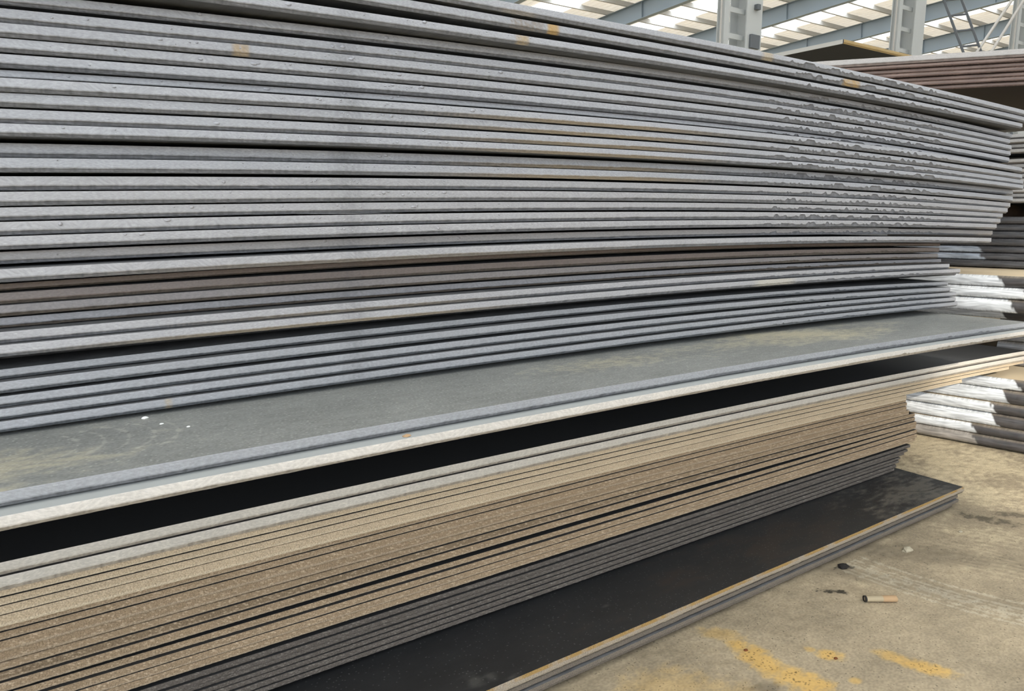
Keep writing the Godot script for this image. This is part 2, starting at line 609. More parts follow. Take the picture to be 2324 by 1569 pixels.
	var near := plain(Color(1.22, 1.22, 1.22), 0.8, 0.0, 0.4)
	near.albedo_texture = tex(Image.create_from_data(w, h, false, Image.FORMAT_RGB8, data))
	near.normal_enabled = true
	var rest := plain(Color(0.75, 0.69, 0.575), 0.8, 0.0, 0.4)
	rest.albedo_texture = tex(noise_image(77, 0.03, 384, 0.62, 0.95, 5))
	tri_plane(rest, 1.6)
	near.normal_texture = normals(noise_image(78, 0.08, 512, 0.0, 1.0, 5), 3.0)
	near.normal_scale = 0.22
	var am := ArrayMesh.new()
	var st := SurfaceTool.new()
	st.begin(Mesh.PRIMITIVE_TRIANGLES)
	st.set_normal(Vector3.UP)
	st.set_tangent(Plane(1, 0, 0, 1))
	for v in [[fx0, fz0, 0, 0], [fx1, fz0, 1, 0], [fx1, fz1, 1, 1], [fx0, fz0, 0, 0], [fx1, fz1, 1, 1], [fx0, fz1, 0, 1]]:
		st.set_uv(Vector2(v[2], v[3]))
		st.add_vertex(Vector3(v[0], 0, v[1]))
	st.commit(am)
	var s2 := flat_tool()
	var xs := [-40.0, fx0, fx1, 73.0]
	var zs := [-59.0, fz0, fz1, 40.0]
	for i in 3:
		for j in 3:
			if i != 1 or j != 1:
				quad(s2, Vector3(xs[i], 0, zs[j]), Vector3(xs[i + 1], 0, zs[j]), Vector3(xs[i + 1], 0, zs[j + 1]), Vector3(xs[i], 0, zs[j + 1]))
	box_to(s2, Transform3D(Basis(), Vector3(16.5, -0.11, -9.5)), Vector3(113, 0.2, 99))
	s2.generate_normals()
	s2.commit(am)
	var o := MeshInstance3D.new()
	o.name = "floor"
	o.mesh = am
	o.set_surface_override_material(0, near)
	o.set_surface_override_material(1, rest)
	structure(o)
	add_child(o)


# ------------------------------------------------------------------ plates
# columns along a plate: close together where the plate passes near the camera
func columns_to(x_end: float) -> PackedFloat32Array:
	var xs := PackedFloat32Array()
	var x := -3.2
	while x < -0.6:
		xs.append(x)
		x += 0.08
	x = -0.6
	while x < -0.03:
		xs.append(x)
		x += 0.008
	x = -0.03
	while x < x_end - 0.001:
		xs.append(x)
		x += 0.0015 * (1.0 + 3.0 * x * x) * (0.6 if x > 0.9 and x < 1.5 else 1.0)
	xs.append(x_end)
	return xs


func even(a: float, b: float, step: float) -> PackedFloat32Array:
	var xs := PackedFloat32Array()
	var n := int(ceil((b - a) / step))
	for i in n + 1:
		xs.append(a + (b - a) * i / n)
	return xs


func height(q: Vector3, x: float) -> float:
	x = maxf(x, -0.12)
	return q.x * (x - 0.5) * (x - 1.4) / 0.7 + q.y * x * (x - 1.4) / (0.5 * -0.9) + q.z * x * (x - 0.5) / (1.4 * 0.9)


func add_quads(idx: PackedInt32Array, n_cols: int, rows: int, first: int, flip := false) -> void:
	for i in n_cols - 1:
		for j in rows - 1:
			var a := first + i * rows + j
			var b := a + rows
			if flip:
				idx.append_array(PackedInt32Array([a, b + 1, b, a, a + 1, b + 1]))
			else:
				idx.append_array(PackedInt32Array([a, b, b + 1, a, b + 1, a + 1]))


func smooth_surface(am: ArrayMesh, v: PackedVector3Array, c: PackedColorArray, idx: PackedInt32Array) -> void:
	var arr := []
	arr.resize(Mesh.ARRAY_MAX)
	arr[Mesh.ARRAY_VERTEX] = v
	arr[Mesh.ARRAY_COLOR] = c
	arr[Mesh.ARRAY_INDEX] = idx
	var st := SurfaceTool.new()
	st.create_from_arrays(arr)
	st.generate_normals()
	st.commit(am)


# P: xs, q (heights of the upper face at x = 0, 0.5, 1.4), t, z, zb, style, tone, rough, marks, seed, chips, paint
func plate_mesh(P: Dictionary) -> ArrayMesh:
	var xs: PackedFloat32Array = P.xs
	var q: Vector3 = P.q
	var t: float = P.t
	var zf: float = P.z
	var zb: float = P.zb
	var sd: float = P.seed * 7.31
	var tone: Vector3 = P.tone
	var rough: Vector3 = P.rough
	var marks: Array = P.get("marks", [])
	var style: String = P.style
	var chips: float = P.get("chips", 0.0)
	var lip: float = P.get("lip", 0.0)
	var paint: Array = P.get("paint", [])
	var wob: float = P.get("wob", 0.0006)
	var cham: float = P.get("chamfer", 0.0007)
	var cham_tone = P.get("chamfer_tone")
	var v := PackedVector3Array()
	var c := PackedColorArray()
	var front_y := PackedFloat32Array()
	var rows := 9
	var ys := PackedFloat32Array()
	var zs := PackedFloat32Array()
	ys.resize(rows)
	zs.resize(rows)
	for x in xs:
		var y0 := height(q, x)
		var w := coarse.get_noise_2d(x * 3.0, sd) * wob
		var n1 := fine.get_noise_2d(x * 70.0, sd)
		var n2 := fine.get_noise_2d(x * 260.0, sd + 40.0)
		var n3 := coarse.get_noise_2d(x * 9.0, sd + 80.0)
		var z0 := zf + w
		front_y.append(y0)
		if style == "cut":
			var b: float = P.get("band", 0.71) + 0.035 * n1 + 0.03 * n3 + 0.025 * n2
			if x > 0.66:
				b -= 0.05
			if chips > 0.0:
				var env := smoothstep(0.90, 1.02, x) * (1.0 - smoothstep(1.36, 1.55, x)) * chips
				var blk := blocky.get_noise_2d(x * 78.0, sd * 3.7)
				b -= env * (maxf(0.0, blk - 0.1) * 0.62 + maxf(0.0, n2 - 0.05) * 0.5)
				if x > 1.4:
					b += 0.08 * smoothstep(1.4, 1.6, x)
			b = clampf(b, 0.22, 0.95)
			ys[0] = 0.0
			zs[0] = -cham
			ys[1] = -cham
			zs[1] = -0.0005
			ys[2] = -t * b * 0.45
			zs[2] = -0.0003
			ys[3] = -t * b * 0.8
			zs[3] = 0.0
			ys[4] = -t * b
			zs[4] = 0.0002
			ys[5] = -t * b - 0.00035
			zs[5] = -0.0011 - 0.0003 * n1
			ys[6] = -t * lerpf(b, 1.0, 0.4)
			zs[6] = -0.0015 - 0.0006 * n2
			ys[7] = -t * lerpf(b, 1.0, 0.75)
			zs[7] = -0.0021 + 0.0007 * n1
			ys[8] = -t + 0.0002 * n2
			zs[8] = -0.0030 - 0.0005 * n1
		elif style == "dirty":
			for j in rows:
				var f := j / 8.0
				ys[j] = -t * f
				zs[j] = -0.0007 * pow(absf(f * 2.0 - 1.0), 6.0) + 0.0005 * fine.get_noise_2d(x * 180.0, sd + f * 30.0) * (1.0 if j > 0 else 0.3)
			zs[0] -= 0.0004
			zs[6] += lip * 0.6
			zs[7] += lip * (0.8 + 0.5 * n1)
			zs[8] += lip * 0.5 - (0.0012 if lip < 0.0005 else 0.0003)
		else:   # a mill edge, rolled half round
			var r := minf(0.012, t * 0.45)
			for j in rows:
				var a := -PI / 2 * cos(PI * j / 8.0)
				ys[j] = -t * 0.5 - sin(a) * t * 0.5
				zs[j] = (cos(a) - 1.0) * r + 0.0005 * n2 * (1.0 if j > 0 and j < 8 else 0.0)
			ys[0] = 0.0
			ys[8] = -t
		for j in rows:
			var f := -ys[j] / t
			var k: Vector3
			if style == "cut":
				if j <= 4:
					k = tone * (1.0 + 0.05 * n3 + 0.03 * n2)
				else:
					k = rough * (1.0 + 0.35 * n2 + 0.15 * n1)  # torn zone of the cut, its undercut shade partly put into the colour
				if j == 0 and cham_tone != null:
					pass
			elif style == "dirty":
				var m := fine.get_noise_2d(x * 210.0, sd + f * 22.0)
				k = tone * (1.0 + 0.16 * m + 0.10 * n3)
				if m > 0.40 and lip < 0.0009:
					k = k.lerp(rough * 1.7, 0.45)
				if f > 0.66 and lip > 0.0:
					k = k.lerp(rough, 0.75)  # burr lip made lighter, the light it catches put into the colour
			else:
				k = tone * (1.0 + 0.12 * n3)
				if j <= 2:
					k = k.lerp(rough, 0.7)
			if cham_tone != null and j <= 1:
				var kk := clampf(coarse.get_noise_2d(x * 14.0, sd + 5.0) * 1.6 + 0.95 + 0.5 * n2, 0, 1)
				k = k.lerp(cham_tone, kk)
			for mk in marks:
				if x > mk[0] and x < mk[1] and (mk[4] == 0 or (mk[4] == 1 and f > 0.62) or (mk[4] == 2 and f < 0.66)):
					var edge := minf(x - mk[0], mk[1] - x) / maxf(0.003, (mk[1] - mk[0]) * mk[5])
					var s: float = mk[3] * clampf(edge + 0.6 * n2 * mk[6], 0, 1) * clampf(1.0 + mk[6] * 1.3 * fine.get_noise_2d(x * 420.0, sd + f * 9.0), 0, 1)
					k = k.lerp(mk[2], s)
			if paint.size():
				var lim: float = paint[0] + 0.004 * n2 + 0.018 * f
				if x < lim and f > paint[3]:
					k = k.lerp(paint[1], paint[2] * clampf(1.0 + 0.25 * fine.get_noise_2d(x * 8.0, sd + f * 40.0), 0, 1))
			v.append(Vector3(x, y0 + ys[j], z0 + zs[j]))
			c.append(Color(clampf(k.x, 0.005, 0.95), clampf(k.y, 0.005, 0.95), clampf(k.z, 0.005, 0.95)))
	var idx := PackedInt32Array()
	add_quads(idx, xs.size(), rows, 0)
	var am := ArrayMesh.new()
	smooth_surface(am, v, c, idx)
	# the flat faces, back and ends
	var n := xs.size()
	var top := flat_tool()
	var uv: Array = P.get("uv", [])
	var under := flat_tool()
	for i in n - 1:
		var a := v[i * rows]
		var b := v[(i + 1) * rows]
		var a2 := v[i * rows + rows - 1]
		var b2 := v[(i + 1) * rows + rows - 1]
		var ab := Vector3(a.x, a.y, zb)
		var bb := Vector3(b.x, b.y, zb)
		if uv.size():
			for p: Vector3 in [ab, bb, b, ab, b, a]:
				top.set_uv(Vector2((p.x - uv[0]) / (uv[1] - uv[0]), (p.z - uv[2]) / (uv[3] - uv[2])))
				top.add_vertex(p)
		else:
			quad(top, ab, bb, b, a)
		quad(under, a2, b2, Vector3(b2.x, b2.y, zb), Vector3(a2.x, a2.y, zb))
		quad(under, Vector3(b2.x, b2.y, zb), bb, ab, Vector3(a2.x, a2.y, zb))
	for e in [0, n - 1]:
		var o := e * rows as int
		var bt := Vector3(v[o].x, v[o].y, zb)
		var bo := Vector3(v[o].x, v[o + 8].y, zb)
		if e > 0:
			tri(under, bo, v[o + 8], bt)
			for j in rows - 1:
				tri(under, bt, v[o + j + 1], v[o + j])
		else:
			tri(under, bo, bt, v[o + 8])
			for j in rows - 1:
				tri(under, bt, v[o + j], v[o + j + 1])
	top.generate_normals()
	if uv.size():
		top.generate_tangents()
	top.commit(am)
	under.generate_normals()
	under.commit(am)
	return am


func plate(P: Dictionary) -> MeshInstance3D:
	var o := MeshInstance3D.new()
	o.name = numbered(P.get("called", "steel_plate"))
	o.mesh = plate_mesh(P)
	o.set_surface_override_material(0, P.get("edge_mat", M.edge))
	o.set_surface_override_material(1, P.get("top_mat", M.scale))
	o.set_surface_override_material(2, P.get("under_mat", M.scale))
	tag(o, P.label, "steel plate", P.group)
	add_child(o)
	return o


# small hard beads stuck on a cut edge: too many and too small to pick apart
func beads(o: Node3D, P: Dictionary, count: int, sd: int) -> void:
	var rng := RandomNumberGenerator.new()
	rng.seed = sd
	var st := SurfaceTool.new()
	st.begin(Mesh.PRIMITIVE_TRIANGLES)
	st.set_color(Color(P.tone.x * 1.1, P.tone.y * 1.1, P.tone.z * 1.12))
	for i in count:
		var x := rng.randf_range(0.03, 0.62) if rng.randf() < 0.4 else rng.randfn(0.34, 0.07)
		var r := rng.randf_range(0.0004, 0.0009) * (1.9 if rng.randf() < 0.15 else 1.0)
		var rx := r * rng.randf_range(1.0, 2.2)
		var at := Vector3(x, height(P.q, x) - P.t * rng.randf_range(0.12, 0.5), P.z - 0.0001)
		var tip := at + Vector3(0, -r * 0.2, r * 0.75)
		for k in 7:
			var a := TAU * k / 7
			var b := TAU * (k + 1) / 7
			var p := at + Vector3(cos(a) * rx, sin(a) * r, 0)
			var p2 := at + Vector3(cos(b) * rx, sin(b) * r, 0)
			var m := at + Vector3(cos(a) * rx * 0.7, sin(a) * r * 0.7, r * 0.55)
			var m2 := at + Vector3(cos(b) * rx * 0.7, sin(b) * r * 0.7, r * 0.55)
			quad(st, m2, m, p, p2)
			tri(st, tip, m, m2)
	st.generate_normals()
	var b := obj("spatter_beads", st.commit(), M.edge, o)
	b.set_meta("kind", "stuff")


# the print of dust and dirt on a plate's upper face
func dusty_top(w: int, h: int, box: Array, how: Callable) -> StandardMaterial3D:
	var data := PackedByteArray()
	data.resize(w * h * 3)
	for y in h:
		var z: float = box[2] + (box[3] - box[2]) * (y + 0.5) / h
		for x in w:
			var px: float = box[0] + (box[1] - box[0]) * (x + 0.5) / w
			var c: Vector3 = how.call(px, z)
			var i := (y * w + x) * 3
			data[i] = clampi(int(255.0 * c.x), 0, 255)
			data[i + 1] = clampi(int(255.0 * c.y), 0, 255)
			data[i + 2] = clampi(int(255.0 * c.z), 0, 255)
	var m := plain(Color.WHITE, 0.6, 0.0, 0.4)
	m.albedo_texture = tex(Image.create_from_data(w, h, false, Image.FORMAT_RGB8, data))
	m.texture_repeat = false
	return m


func deck_dust(x: float, z: float) -> Vector3:
	var n1 := coarse.get_noise_2d(x * 6.0, z * 14.0 + 9.0)
	var n2 := fine.get_noise_2d(x * 300.0, z * 420.0)
	var n3 := coarse.get_noise_2d(x * 40.0 + 7.0, z * 90.0)
	var c := Vector3(0.50, 0.503, 0.487) * (1.0 + 0.08 * n1 + 0.16 * n2 + 0.07 * n3)
	# warm dust at the left and along the right half
	var warm := clampf(1.0 - Vector2((x + 0.04) / 0.10, (z - 0.09) / 0.07).length() + 1.0 * n1 + 0.8 * n3, 0, 1) * 0.6
	warm = maxf(warm, clampf(1.0 - Vector2((x - 0.60) / 0.12, (z - 0.05) / 0.035).length() + 0.9 * n3 + 0.3 * n1, 0, 1) * 0.55)
	warm = maxf(warm, clampf(1.15 - Vector2((x - 1.0) / 0.24, (z - 0.045) / 0.055).length() + 0.7 * n1 + 0.5 * n3, 0, 1) * 0.85)
	c = c.lerp(Vector3(0.70, 0.665, 0.56) * (1.0 + 0.1 * n2), warm)
	# wiped arcs
	for a in 5:
		var r := Vector2((x - 0.005 - 0.016 * a) * 1.0, (z - 0.055) * 0.75).length()
		var q := absf(r - 0.028 - 0.002 * a) / 0.0016
		if q < 1.5 and x > 0.02 + 0.016 * a:
			c = c.lerp(Vector3(0.67, 0.66, 0.62), clampf(1.1 - q + 1.6 * n3, 0, 1) * 0.5)
	if n2 > 0.62:
		c = c.lerp(Vector3(0.75, 0.74, 0.70), 0.6)
	return c


func foot_dust(x: float, z: float) -> Vector3:
	var n1 := coarse.get_noise_2d(x * 7.0, z * 16.0 + 31.0)
	var n2 := fine.get_noise_2d(x * 260.0, z * 380.0 + 3.0)
	var n3 := coarse.get_noise_2d(x * 30.0 + 17.0, z * 80.0)
	var c := Vector3(0.185, 0.186, 0.187) * (1.0 + 0.10 * n1 + 0.06 * n2 + 0.05 * n3)
	c = c.lerp(Vector3(0.225, 0.20, 0.185), clampf(0.9 - Vector2((x - 0.92) / 0.28, (z - 0.07) / 0.06).length() + 1.3 * n1 + 0.8 * n3, 0, 1) * 0.8)
	# grey dust patch at the free end, and smudges
	c = c.lerp(Vector3(0.42, 0.40, 0.36), clampf(1.1 - Vector2((x - 1.30) / 0.15, (z - 0.07) / 0.06).length() + 1.0 * n1 + 0.9 * n3, 0, 1) * 0.75)
	for s in [[0.365, 0.098, 0.010, 0.012], [0.385, 0.102, 0.006, 0.010], [0.402, 0.116, 0.012, 0.003], [0.30, 0.085, 0.012, 0.006], [0.585, 0.062, 0.006, 0.003]]:
		var r := Vector2((x - s[0]) / s[2], (z - s[1]) / s[3]).length()
		c = c.lerp(Vector3(0.38, 0.375, 0.35), clampf(1.3 - r + 0.8 * n3, 0, 1) * 0.55)
	var zl := 0.075 + 0.03 * sin((x - 1.28) * 26.0) * clampf((1.42 - x) * 8.0, 0, 1)
	if x > 1.27 and absf(z - zl - (x - 1.34) * 0.35) < 0.0012:
		c *= 0.55
	if n2 > 0.66:
		c = c.lerp(Vector3(0.6, 0.6, 0.58), 0.6)
	return c


func build_near_stack() -> void:
	var silver := Vector3(0.445, 0.445, 0.457)
	var dull_shaded := Vector3(0.235, 0.235, 0.242)
	var tan_c := Vector3(0.47, 0.36, 0.22)
	var orange := Vector3(0.56, 0.36, 0.14)
	var D_BOX := [-0.2, 1.6, -0.03, 0.15]
	var E_BOX := [0.1, 1.45, -0.02, 0.125]
	var deck := dusty_top(1500, 170, D_BOX, deck_dust)
	deck.normal_enabled = false
	var foot := dusty_top(1200, 150, E_BOX, foot_dust)
	foot.roughness = 0.42
	var count := {"upper": 0, "deck": 0, "lower": 0, "foot": 0}
	var n := 0
	for row: Array in PLATES:
		var code: String = row[0]
		var num := int(code.substr(1))
		n += 1
		var P := {"xs": columns_to(row[6]), "z": row[1], "t": row[2], "q": Vector3(row[3], row[4], row[5]), "zb": -1.18 - 0.01 * (n % 5), "seed": n, "style": "cut", "tone": silver, "rough": dull_shaded, "marks": []}
		var h := 0.04 * (hash(code) % 100 / 100.0 - 0.5)
		P.tone = silver * (1.0 + h)
		var words := "light grey steel plate"
		var extra := ""
		match code[0]:
			"U", "T":
				var place: int = count.upper
				count.upper += 1
				P.chips = 1.0 if code[0] == "U" or num < 18 else 0.35
				P.marks.append([0.268, 0.312, Vector3(0.13, 0.13, 0.135), 0.35, 0, 0.5, 1.2])
				if code[0] == "T" and num >= 6 and num <= 11:
					P.marks.append([0.36, 0.86, tan_c, 0.7, 1, 0.35, 0.3])
				if code[0] == "T" and num >= 12:
					P.tone = Vector3(0.44, 0.428, 0.425) * (1.0 + h)
				if code[0] == "T" and num == 17:
					P.tone = Vector3(0.38, 0.355, 0.335)
				if code[0] == "T" and num >= 19 and num <= 22:
					P.tone = [Vector3(0.235, 0.183, 0.152), Vector3(0.24, 0.195, 0.17), Vector3(0.275, 0.25, 0.24), Vector3(0.265, 0.26, 0.268)][num - 19]
					P.rough = Vector3(0.16, 0.135, 0.11)
					P.style = "cut"
					words = "brownish grey steel plate"
				if code == "T18":
					P.marks.append([0.0, 0.7, Vector3(0.40, 0.33, 0.24), 0.55, 1, 0.3, 0.4])
				if code == "T24":
					P.marks.append([0.0, 0.52, Vector3(0.46, 0.37, 0.25), 0.8, 1, 0.3, 0.3])
					P.marks.append([0.915, 1.03, Vector3(0.60, 0.55, 0.46), 0.8, 0, 0.2, 0.2])
				if code == "T23":
					P.marks.append([0.1, 0.5, Vector3(0.44, 0.36, 0.25), 0.6, 1, 0.3, 0.6])
				if code == "T25":
					P.tone = Vector3(0.16, 0.16, 0.16)
					P.rough = Vector3(0.08, 0.08, 0.08)
					words = "dark steel plate set back in a gap"
				if code[0] == "T" and num >= 26:
					P.tone = Vector3(0.368, 0.37, 0.378) * (1.0 + h)
					P.rough = Vector3(0.165, 0.175, 0.185)
					words = "bluish grey steel plate"
				if code == "T5":
					P.band = 0.97
				if code == "T2":
					P.marks.append([0.183, 0.2005, Vector3(0.44, 0.34, 0.22), 0.95, 0, 0.08, 0.6])
					extra = " with a tan stain"
				if code == "U2":
					P.marks.append([0.522, 0.540, orange, 0.95, 0, 0.05, 0.15])
					P.marks.append([0.470, 0.520, Vector3(0.30, 0.25, 0.2), 0.8, 0, 0.2, 1.6])
					P.marks.append([1.10, 1.148, orange, 0.9, 0, 0.06, 0.9])
					extra = " with two orange paint patches"
				if code == "U1":
					P.marks.append([0.478, 0.497, tan_c, 0.9, 0, 0.1, 0.9])
				if code == "U3":
					P.marks.append([0.893, 0.922, Vector3(0.50, 0.40, 0.26), 0.8, 0, 0.2, 0.4])
					P.marks.append([0.455, 0.51, Vector3(0.46, 0.40, 0.33), 0.6, 1, 0.2, 0.3])
					extra = " against the hall"
				if code == "T30":
					P.marks.append([0.104, 0.112, Vector3(0.48, 0.36, 0.2), 0.5, 0, 0.3, 0.8])
				P.label = "%s%s, %s from the tall near stack's top" % [words, extra, ORD[place]]
				P.group = "plates of the near stack's upper bundle"
			"D":
				count.deck += 1
				P.zb = -1.06
				P.t = row[2]
				P.chips = 0.3
				if num == 1:
					P.tone = Vector3(0.385, 0.388, 0.395)
					P.uv = D_BOX
					P.top_mat = deck
					P.label = "wide dusty grey plate jutting out of the stack, upper one of two"
				else:
					P.tone = Vector3(0.73, 0.675, 0.60)
					P.rough = Vector3(0.46, 0.41, 0.34)
					P.label = "beige-edged plate jutting out over the long black gap, lower of two"
				P.under_mat = M.gap_shade_face
				if num == 2:
					P.top_mat = M.dusty_grey
				P.group = "plates jutting out of the near stack"
			"B":
				var place: int = count.lower
				count.lower += 1
				P.zb = -1.15
				P.top_mat = M.gap_shade_face
				if num <= 2:
					P.tone = Vector3(0.76, 0.70, 0.60)
					P.rough = Vector3(0.50, 0.44, 0.36)
					words = "pale beige plate"
				else:
					P.style = "dirty"
					P.edge_mat = M.dirty_edge
					if num <= 6:
						P.tone = Vector3(0.70, 0.55, 0.37)
						P.rough = Vector3(0.82, 0.68, 0.48)
						P.lip = 0.0011
						words = "tan dusty plate"
					elif num <= 17:
						P.tone = Vector3(0.385, 0.28, 0.175) * (0.82 + 0.30 * (hash(code) % 50 / 50.0))
						P.rough = Vector3(0.52, 0.41, 0.285)
						P.lip = 0.0007 if num < 11 else 0.0002
						words = "rough brown plate"
						if num == 12:
							P.tone *= 0.72
					else:
						P.tone = Vector3(0.15, 0.128, 0.108)
						P.rough = Vector3(0.22, 0.195, 0.165)
						words = "dark grey-brown plate"
				P.label = "%s, %s below the long black gap of the near stack" % [words, ORD[place]]
				P.group = "plates of the near stack's lower bundle"
			"E":
				var place: int = count.foot
				count.foot += 1
				P.zb = -1.12
				P.tone = Vector3(0.215, 0.18, 0.142)
				P.rough = Vector3(0.13, 0.11, 0.088)
				P.edge_mat = M.dirty_edge
				if num == 1:
					P.tone = Vector3(0.41, 0.345, 0.26)
					P.chamfer = 0.0024
					P.chamfer_tone = Vector3(0.40, 0.255, 0.095)
					P.uv = E_BOX
					P.top_mat = foot
					P.label = "wide black plate with an orange rusted rim at the stack's foot"
				else:
					P.label = "dark plate at the stack's foot, %s under the wide black plate" % ORD[place - 1]
				P.group = "plates at the near stack's foot"
		P.called = "steel_plate"
		var o := plate(P)
		if (code[0] == "T" and num <= 17) or code == "U1":
			beads(o, P, 26, 100 + n)
	# timbers that carry the jutting plates, deep in the black gap
	var battens := -1
	for x in [-2.6, -1.2, 0.62, 1.36]:
		battens += 1
		var q := 0.0
		for row: Array in PLATES:
			if row[0] == "B1":
				q = maxf(height(Vector3(row[3], row[4], row[5]), x - 0.035), height(Vector3(row[3], row[4], row[5]), x + 0.035))
		var top := 0.0
		for row: Array in PLATES:
			if row[0] == "D2":
				top = minf(height(Vector3(row[3], row[4], row[5]), x - 0.035), height(Vector3(row[3], row[4], row[5]), x + 0.035)) - row[2]
		var s := Vector3(0.07, top - q - 0.0014, 0.62)
		var o := obj("timber_batten", box_mesh(s, 0.004, Vector3(0, s.y / 2, 0)), M.timber)
		o.position = Vector3(x, q + 0.0003, -0.72)
		tag(o, "timber batten deep in the near stack's black gap, %s from the left" % ORD[battens], "batten", "battens in the near stack")


# ------------------------------------------------------------------ the stacks to the right
func build_right_stack() -> void:
	# local x runs along the visible side, local z comes out of it
	var out := Vector3(-0.9797, 0, 0.2005)
	var along := Vector3(0.2005, 0, 0.9797)
	var B := Basis(along, Vector3.UP, out)
	var origin := Vector3(1.80, 0, -0.041)
	var ys := [0.003, 0.029, 0.0525, 0.0835, 0.1085, 0.1405, 0.166, 0.1965, 0.2245, 0.2535, 0.2825, 0.311, 0.343, 0.369, 0.3945]
	# how far each paint band reaches along the side, and how far the plate is set back
	var lim := [0.0, -0.005, 0.035, 0.03, 0.05, 0.07, -0.6, -0.6, -0.6, -0.6, 0.0, 0.04, 0.065, 0.015]
	var back := [0.0, 0.0, 0.002, -0.003, 0.001, 0.0, 0.18, 0.18, 0.18, 0.18, 0.14, 0.012, 0.006, 0.004]
	var white := Vector3(0.88, 0.89, 0.88)
	for i in 14:
		var P := {"xs": even(0.0 if i >= 6 and i <= 9 else -0.45, 0.32, 0.004), "q": Vector3.ONE * ys[i + 1] - Vector3.ONE * 0.0008, "t": ys[i + 1] - ys[i] - 0.0012, "z": -back[i] as float, "zb": -1.2, "seed": 200 + i, "style": "round", "tone": Vector3(0.075, 0.068, 0.064), "rough": Vector3(0.30, 0.25, 0.19), "wob": 0.002}
		P.xs.append(1.3)
		if i == 0:
			P.paint = [0.0, Vector3(0.40, 0.36, 0.31), 0.85, 0.0]
		else:
			P.paint = [lim[i], white, 0.96, 0.0]
		P.label = "thick plate with white painted edge, %s from the floor, right-hand stack" % ORD[i]
		if i == 0:
			P.label = "grey-beige bottom plate of the right-hand stack, resting near the floor"
		if i >= 6 and i <= 9:
			P.tone = Vector3(0.25, 0.24, 0.23)
			P.label = "unpainted grey thick plate set back in the right-hand stack, %s from the floor" % ORD[i]
			P.paint = []
		P.group = "thick plates of the right-hand stack"
		P.edge_mat = M.thick_edge
		P.top_mat = M.dusty_face
		var o := plate(P)
		o.transform = Transform3D(B, origin)
	for x in [-0.3, 0.25, 1.1]:
		var b := obj("timber_batten", box_mesh(Vector3(0.08, 0.0028, 0.9), 0, Vector3(0, 0.0015, 0)), M.timber)
		b.transform = Transform3D(B, origin + B * Vector3(x, 0, -0.65))
		tag(b, "thin packing strip under the right-hand stack, %s from the back" % ORD[0 if x < 0 else (1 if x < 1 else 2)], "packing strip", "packing strips")
	# the set-back dark plates on top of it
	var y := 0.3952
	for i in 7:
		var t := 0.0182
		var P := {"xs": even(-0.3, 0.4, 0.006), "q": Vector3.ONE * (y + t), "t": t - 0.0012, "z": -0.268 - 0.004 * (i % 3), "zb": -1.15, "seed": 240 + i, "style": "round", "tone": Vector3(0.11, 0.105, 0.105), "rough": Vector3(0.15, 0.14, 0.135), "wob": 0.002}
		P.xs.append(1.2)
		if i == 1 or i == 2:
			P.paint = [-0.075 - 0.006 * i, Vector3(0.70, 0.76, 0.84), 0.9, 0.12]
		P.label = "dark plate%s, %s above the right-hand stack's beige ledge" % [" with bluish white paint" if i == 1 or i == 2 else "", ORD[i]]
		P.group = "dark set-back plates of the right-hand stack"
		P.edge_mat = M.thick_edge
		var o := plate(P)
		o.transform = Transform3D(B, origin)
		y += t
	y += 0.032
	for x in [-0.1, 0.6]:
		var b := obj("timber_batten", box_mesh(Vector3(0.09, 0.0316, 0.8), 0.004, Vector3(0, 0.0158, 0)), M.timber)
		b.transform = Transform3D(B, origin + B * Vector3(x, 0, -0.75) + Vector3(0, y - 0.0318, 0))
		tag(b, "%s dark timber under the right-hand stack's thin pale plates" % ["left", "right"][int(x > 0.0)], "batten", "battens in the right-hand stack")
	# thin pale plates above
	for i in 14:
		var t := 0.0118
		var gap: bool = i == 9
		var P := {"xs": even(-0.2, 0.4, 0.008), "q": Vector3.ONE * (y + t), "t": t - 0.0012, "z": -0.255 - 0.006 * (i % 2) - (0.12 if gap else 0.0), "zb": -1.1, "seed": 260 + i, "style": "cut", "tone": Vector3(0.50, 0.47, 0.43), "rough": Vector3(0.22, 0.2, 0.18)}
		P.xs.append(1.2)
		P.label = "thin pale plate, %s from below, behind the near stack's right end" % ORD[i]
		P.group = "thin pale plates of the right-hand stack"
		var o := plate(P)
		o.transform = Transform3D(B, origin)
		y += t
	# brown plates on heavy timbers
	var out2 := Vector3(-0.805, 0, 0.593)
	var along2 := Vector3(0.593, 0, 0.805)
	var B2 := Basis(along2, Vector3.UP, out2)
	var o2 := Vector3(2.41, 0, -0.268)
	var yb := 0.524 + 0.366
	for x in [-0.2, 0.55]:
		var hh := yb - y - 0.001
		var b := obj("timber_block", box_mesh(Vector3(0.16, hh, 0.5), 0.006, Vector3(0, hh / 2, 0)), M.timber)
		b.transform = Transform3D(B2, o2 + B2 * Vector3(x, 0, -0.62) + Vector3(0, y + 0.0005, 0))
		tag(b, "%s heavy timber block carrying the brown plates" % ["left", "right"][int(x > 0.0)], "timber", "timbers under the brown plates")
	var th := [0.0125, 0.0125, 0.0125, 0.0125, 0.0125, 0.0125, 0.022]
	for i in 7:
		var t: float = th[i]
		var P := {"xs": even(-0.55, 0.5, 0.01), "q": Vector3.ONE * (yb + t), "t": t - 0.0008, "z": [-0.02, -0.012, -0.016, -0.008, -0.012, -0.004, 0.0][i], "zb": -0.95, "seed": 290 + i, "style": "cut" if i == 6 else "round", "tone": Vector3(0.235, 0.155, 0.12), "rough": Vector3(0.27, 0.185, 0.15), "wob": 0.003}
		if i == 6:
			P.tone = Vector3(0.55, 0.50, 0.45)
			P.rough = Vector3(0.30, 0.23, 0.19)
		P.label = "rusty brown plate, %s from below, under the pale-edged plate" % ORD[i]
		if i == 6:
			P.label = "pale-edged top plate of the brown stack against the hall"
		P.group = "brown plates of the raised stack"
		P.edge_mat = M.thick_edge if i < 6 else M.edge
